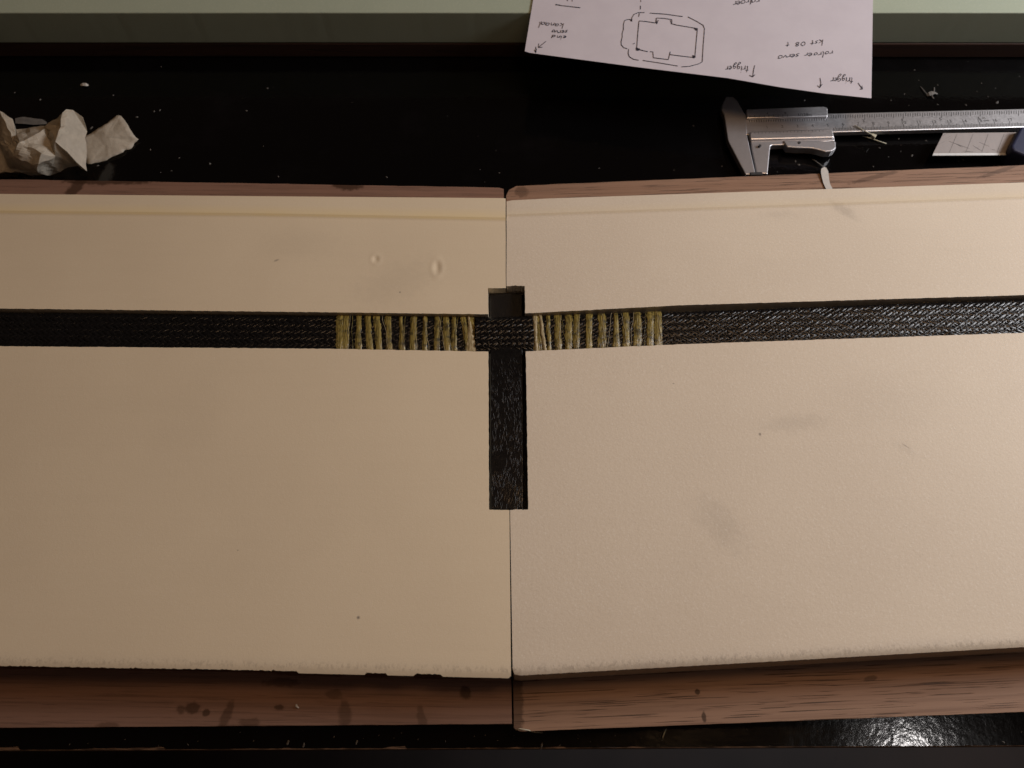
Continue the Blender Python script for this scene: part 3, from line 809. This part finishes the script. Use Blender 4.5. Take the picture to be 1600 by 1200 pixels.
# ------------------------------------------------------------------ snap-off knife
kn = tag(empty('snap_off_knife', U(1590, 225, 0)), 'snap off utility knife with scratched blade out and navy blue handle at the frame edge', 'knife')
KZ = .0075
pslab('blade', [(1458.5, 239), (1474, 208), (1600, 206.5), (1600, 238.4)], KZ - .0006, KZ, M['blade'], kn)
pslab('cutting_edge', [(1457, 243), (1458.8, 239.2), (1600, 238.6), (1600, 242.3)], KZ - .0006, KZ - .00015, M['blade_edge'], kn)
for a, b in (((1495, 210), (1483.3, 238.5)), ((1520.4, 209.5), (1509, 238)), ((1544, 209.5), (1534, 238)), ((1569, 209), (1558, 238))):
    pslab('score_line', [(a[0] - .45, a[1]), (a[0] + .45, a[1]), (b[0] + .45, b[1]), (b[0] - .45, b[1])], KZ - .0002, KZ + .00006, M['score'], kn)
for a, b, w_ in (((1482, 220.5), (1515, 232), .5), ((1496, 226), (1504, 230), .35), ((1520, 227.5), (1535, 236), .5), ((1504, 236), (1521, 237), .6), ((1548, 233), (1556, 235), .4), ((1530, 222), (1546, 229), .25)):
    pslab('scratch', [(a[0], a[1] - .2), ((a[0] + b[0]) / 2, (a[1] + b[1]) / 2 - w_), (b[0], b[1]), ((a[0] + b[0]) / 2, (a[1] + b[1]) / 2 + w_)], KZ - .0002, KZ + .00009, M['score'], kn)
pslab('handle', [(1595.5, 196.8), (1720, 193), (1720, 247), (1603, 243), (1584, 235), (1580.3, 231), (1580.3, 226)], .0004, .0135, M['navy'], kn, .0016, 3)

# ------------------------------------------------------------------ crumpled masking tape
P = {'A': (0, 174, 25), 'B': (20, 187, 22), 'C': (25.5, 204, 15), 'D': (24, 224, 19), 'E': (23, 241, 22), 'F': (72, 196, 15), 'G': (68, 204, 24), 'H': (79, 227, 19), 'I': (103, 172, 29),
     'J': (115, 170.5, 27), 'K': (130, 184, 22), 'L': (134, 204, 15), 'M': (136, 270, 5), 'N': (88, 218, 27), 'O': (96, 195, 18), 'P': (57, 268, 11), 'Q': (65, 239, 25), 'R': (31, 223, 27),
     'S': (86, 244, 17), 'T': (-4, 218, 12), 'V': (-4, 270, 3), 'W': (79, 273, 2), 'X': (122, 256, 6), 'a': (-70, 182, 20), 'b': (-70, 266, 3), 'c': (-60, 220, 14), 'd': (14, 262, 6), 'e': (36, 252, 19), 'f': (60, 256, 20)}
faces = ['ABDT', 'BCD', 'TDE', 'TEdV', 'CFGR', 'CRD', 'DRE', 'GHR', 'RHQ', 'RQE', 'FONHG', 'HNSQ', 'EQe', 'Qfe', 'efP', 'edE', 'edP', 'QSf', 'SfP', 'IJNO', 'JKLN', 'NLM', 'NMXS', 'SXWP', 'dPV', 'aATc', 'cTVb', 'PWV', 'OFI']
keys = list(P); V = [U(P[k][0], P[k][1], P[k][2] / 1000) for k in keys]
bm = bmesh.new(); bv = [bm.verts.new(v) for v in V]
for f in faces:
    ids = [bv[keys.index(c)] for c in f]
    for i in range(1, len(ids) - 1):
        try: bm.faces.new((ids[0], ids[i], ids[i + 1]))
        except ValueError: pass
bmesh.ops.recalc_face_normals(bm, faces=bm.faces)
# secondary creases
bmesh.ops.subdivide_edges(bm, edges=bm.edges[:], cuts=5, use_grid_fill=True)
for v in bm.verts:
    v.co += Vector((nz(v.co.x * 160, v.co.y * 160, 1), nz(v.co.x * 160, v.co.y * 160, 5), nz(v.co.x * 130, v.co.y * 130, 9))) * .0016
    v.co.z += (abs(nz(v.co.x * 95, v.co.y * 95, 3)) - .2) * .0030
    v.co.z = max(v.co.z, .0012)
me = bpy.data.meshes.new('folds'); bm.to_mesh(me); bm.free(); me.materials.append(M['tape'])
tp = tag(empty('crumpled_tape', U(70, 235, 0)), 'crumpled ball of cream masking tape with a loose torn tail on the black table', 'tape')
o = bpy.data.objects.new('folds', me); COL.objects.link(o); under(o, tp)
sd = o.modifiers.new('thick', 'SOLIDIFY'); sd.thickness = .0002
tail = [(128, 216, 6), (137, 211, 6), (159, 200, 7), (170, 190, 8), (181, 180, 8.5), (186, 179.5, 8.5), (190, 182, 8), (197, 192, 7), (202, 199, 6), (208, 210, 4), (217, 218, 1.4), (211, 223, 1.2), (205, 231, 1.2), (195, 234, 1.6), (188, 240, 1.5), (170, 247, 1.5), (165, 250, 1), (152, 254, 1), (139, 257, 1), (128, 250, 2)]
cen = (166, 216, 5.2)
bm = bmesh.new(); c0 = bm.verts.new(U(cen[0], cen[1], cen[2] / 1000)); rg = []
for i, (x, y, z) in enumerate(tail): rg.append(bm.verts.new(U(x, y, z / 1000)))
for i in range(len(rg)): bm.faces.new((c0, rg[i], rg[(i + 1) % len(rg)]))
bmesh.ops.subdivide_edges(bm, edges=bm.edges[:], cuts=4, use_grid_fill=True)
for v in bm.verts:
    v.co += Vector((nz(v.co.x * 300, v.co.y * 300, 1) * .0008, nz(v.co.x * 300, v.co.y * 300, 4) * .0008, nz(v.co.x * 90, v.co.y * 90, 9) * .0012)); v.co.z = max(v.co.z, .0006)
bmesh.ops.recalc_face_normals(bm, faces=bm.faces)
me = bpy.data.meshes.new('torn_tail'); bm.to_mesh(me); bm.free(); me.materials.append(M['tape'])
for p in me.polygons: p.use_smooth = True
o = bpy.data.objects.new('torn_tail', me); COL.objects.link(o); under(o, tp)
sd = o.modifiers.new('thick', 'SOLIDIFY'); sd.thickness = .0002

# ------------------------------------------------------------------ scraps and threads
def ribbon(name, pts, wpx, mat, thick=.00015):
    V = []; F = []
    for i, (x, y, z, *ww) in enumerate(pts):
        a = pts[max(0, i - 1)]; b = pts[min(len(pts) - 1, i + 1)]
        tx, ty = b[0] - a[0], b[1] - a[1]; l = math.hypot(tx, ty) or 1
        h = (ww[0] if ww else wpx) / 2; nx, ny = -ty / l * h, tx / l * h
        V += [U(x + nx, y + ny, z), U(x - nx, y - ny, z)]
        if i: k = 2 * i; F.append((k - 2, k - 1, k + 1, k))
    o = fix_normals(mesh_obj(name, V, F, mat, None, False))
    sd = o.modifiers.new('thick', 'SOLIDIFY'); sd.thickness = thick; sd.offset = 0
    return o
def tube(name, pts, r, mat):
    V = []; F = []; n_ = 6
    W = [U(*p) for p in pts]
    for i, p in enumerate(W):
        d = (W[min(len(W) - 1, i + 1)] - W[max(0, i - 1)]).normalized(); s = d.cross(Vector((0, 0, 1))).normalized(); u = s.cross(d)
        for k in range(n_):
            a = k * 2 * math.pi / n_; V.append(p + (s * math.cos(a) + u * math.sin(a)) * r)
        if i:
            for k in range(n_): F.append(((i - 1) * n_ + k, (i - 1) * n_ + (k + 1) % n_, i * n_ + (k + 1) % n_, i * n_ + k))
    F += [tuple(range(n_)), tuple(range(len(V) - n_, len(V)))]
    return fix_normals(mesh_obj(name, V, F, mat, None, True))
o = ribbon('tape_scrap', [(1286, 262, .0160, 5), (1287, 264, .0158, 9), (1288.5, 269, .0154, 11.5), (1289.5, 276, .0150, 11), (1291, 284, .0147, 10), (1293.5, 291, .0147, 9), (1297, 297, .0147, 9)], 10, M['white'])
tag(o, 'small whitish tape strip lying over the far edge of the right board', 'tape scrap')
o = tube('thread_bit', [(1269, 249, .0006), (1274, 251.5, .001), (1280, 256, .0012), (1286, 260.5, .0008)], .0003, M['dust'])
tag(o, 'short grey thread on the table just above the tape strip', 'thread')
pin = tag(empty('thin_pin', U(1355, 207, CZ)), 'thin pale pin with a small square head lying across the caliper beam', 'pin')
under(tube('shaft', [(1335, 196, CZ + .0006), (1350, 204, CZ + .0006), (1363, 210.5, CZ + .0003)], .00035, M['fibre']), pin)
under(pslab('pin_head', [(1363, 208), (1370.5, 210.5), (1367.5, 214.5), (1362, 211)], CZ - .002, CZ + .0006, M['fibre'], None, .0003), pin)
o = tube('loose_fibre', [(1347, 212.5, .0006), (1360, 216, .0012), (1373, 220.5, .001), (1385, 224.5, .0006)], .0003, M['fibre'])
tag(o, 'straight pale fibre on the table just below the pin', 'fibre')
# lint
lint = tag(empty('lint_tuft', U(1456, 146, 0)), 'grey white lint tuft on the black table right of the paper corner', 'lint')
under(ribbon('tuft', [(1448, 149, .0006, 3), (1452, 147, .0016, 6), (1456, 145.5, .0018, 6), (1461, 145, .0012, 3), (1465, 147, .0006, 1.5)], 5, M['dust']), lint)
under(tube('strand', [(1458, 146, .001), (1460, 140, .0012), (1459.5, 137, .0005)], .0004, M['dust']), lint)
under(tube('strand', [(1448, 147, .001), (1443, 141, .0008), (1438, 135, .0004)], .00025, M['dust']), lint)
under(tube('strand', [(1456, 147, .001), (1457, 152, .0008), (1459, 154, .0004)], .0004, M['dust']), lint)
o = ribbon('foam_shaving', [(463.5, 1100.5, ZB + .0006, 2.2), (463, 1103, ZB + .0010, 3), (465, 1104.8, ZB + .0010, 2.6), (467.5, 1106, ZB + .0006, 1.5)], 2.5, M['white'])
tag(o, 'tiny curled white foam shaving on the near strip of the left board', 'shaving')
o = ribbon('film_scrap', [(24, 189, .0006, 8), (36, 188, .0010, 11), (52, 190, .0009, 10), (66, 190.5, .0008, 8), (73, 192.5, .0006, 3)], 9, M['dust'])
tag(o, 'flat grey film scrap behind the crumpled tape', 'scrap')
o = ribbon('foam_crumb', [(126, 133.5, .0006, 2.5), (129, 132, .0014, 4.5), (134, 132, .0016, 4.5), (138, 133.5, .0006, 2)], 4, M['white'])
tag(o, 'small white foam crumb alone on the black table above the crumpled tape', 'crumb')
o = tube('bristle', [(1041, 1139, .0006), (1038, 1145, .0020), (1036, 1151, .0016), (1035, 1154, .0006)], .00028, M['fibre'])
tag(o, 'short white bristle on the table edge in front of the right board', 'bristle')
o = tube('frayed_thread', [(806, 1141, ZB + .0002), (812, 1138.5, ZB + .0014), (826, 1141, ZB + .001), (836, 1144.5, .010), (848, 1145, .006)], .00022, M['fibre'])
tag(o, 'thin frayed thread at the near corner of the right board', 'thread')

# dust on the table: specks nobody would count
V = []; F = []; rr = random.Random(3)
def speck(x, y, r, zb=0.0, el=1.0, an=0.0):
    c = U(x, y, zb); k = len(V); n_ = 6
    for i in range(n_):
        a = i * 2 * math.pi / n_; q = r * rr.uniform(.6, 1.2)
        dx, dy = math.cos(a) * q * el, math.sin(a) * q
        V.append((c.x + dx * math.cos(an) - dy * math.sin(an), c.y + dx * math.sin(an) + dy * math.cos(an), zb + .0001))
    V.append((c.x, c.y, zb + r * .8 + .0001))
    for i in range(n_): F.append((k + i, k + (i + 1) % n_, k + n_))
for x, y, r in ((63, 156, .0009), (23, 145, .0006), (177, 149, .0006), (214, 183, .0008), (241, 174, .0008), (250, 172.5, .0006), (385, 173, .0006), (418, 138, .0006), (280, 247, .0006), (328, 256, .0010), (268, 267, .0005), (251, 269.5, .0004),
                (143, 200, .0010), (235, 234, .0005), (153, 259, .0008), (1243, 252, .0007), (1248, 257.5, .0008), (1128, 260, .0006), (1257, 157, .0007), (1181, 166.5, .0004), (1404, 217, .0005), (1447, 220, .0006), (1425, 243, .0008), (1498, 252, .0006),
                (1505, 250, .0007), (1558, 160, .0010), (1509, 164, .0006), (1465, 163.5, .0006), (1413, 147, .0005), (1392, 157, .0004), (1420, 165, .0005), (1374, 231, .0005), (1388, 245, .0004), (1465, 133, .0006), (1575, 212, .0005), (1364, 260, .0005), (604, 277, .0006), (435, 276, .0006), (750, 265, .0004), (780, 270, .0005)):
    speck(x, y, r * .8, 0, rr.uniform(1, 2.2), rr.uniform(0, 3))
for _ in range(170):
    x = rr.uniform(-20, 1620); y = rr.uniform(95, 285)
    if rr.random() < (.25 if x < 1150 else .9): speck(x, y, rr.choice((.00012, .00015, .0002, .00028)), 0, rr.uniform(1, 2.5), rr.uniform(0, 3))
for _ in range(45): speck(rr.uniform(0, 1600), rr.uniform(1140, 1166), rr.choice((.00015, .0002, .0003)), 0, rr.uniform(1, 3), rr.uniform(0, 3))
for x, y, h_ in ((450, 1160, 6), (475, 1164, 4), (557, 1160, 5), (846, 1166, 4)): speck(x, y, .0005, 0, 3, 1.3)
tag(mesh_obj('dust_specks', V, F, M['dust']), 'pale dust and foam specks scattered over the black table top', 'dust', None, 'stuff')
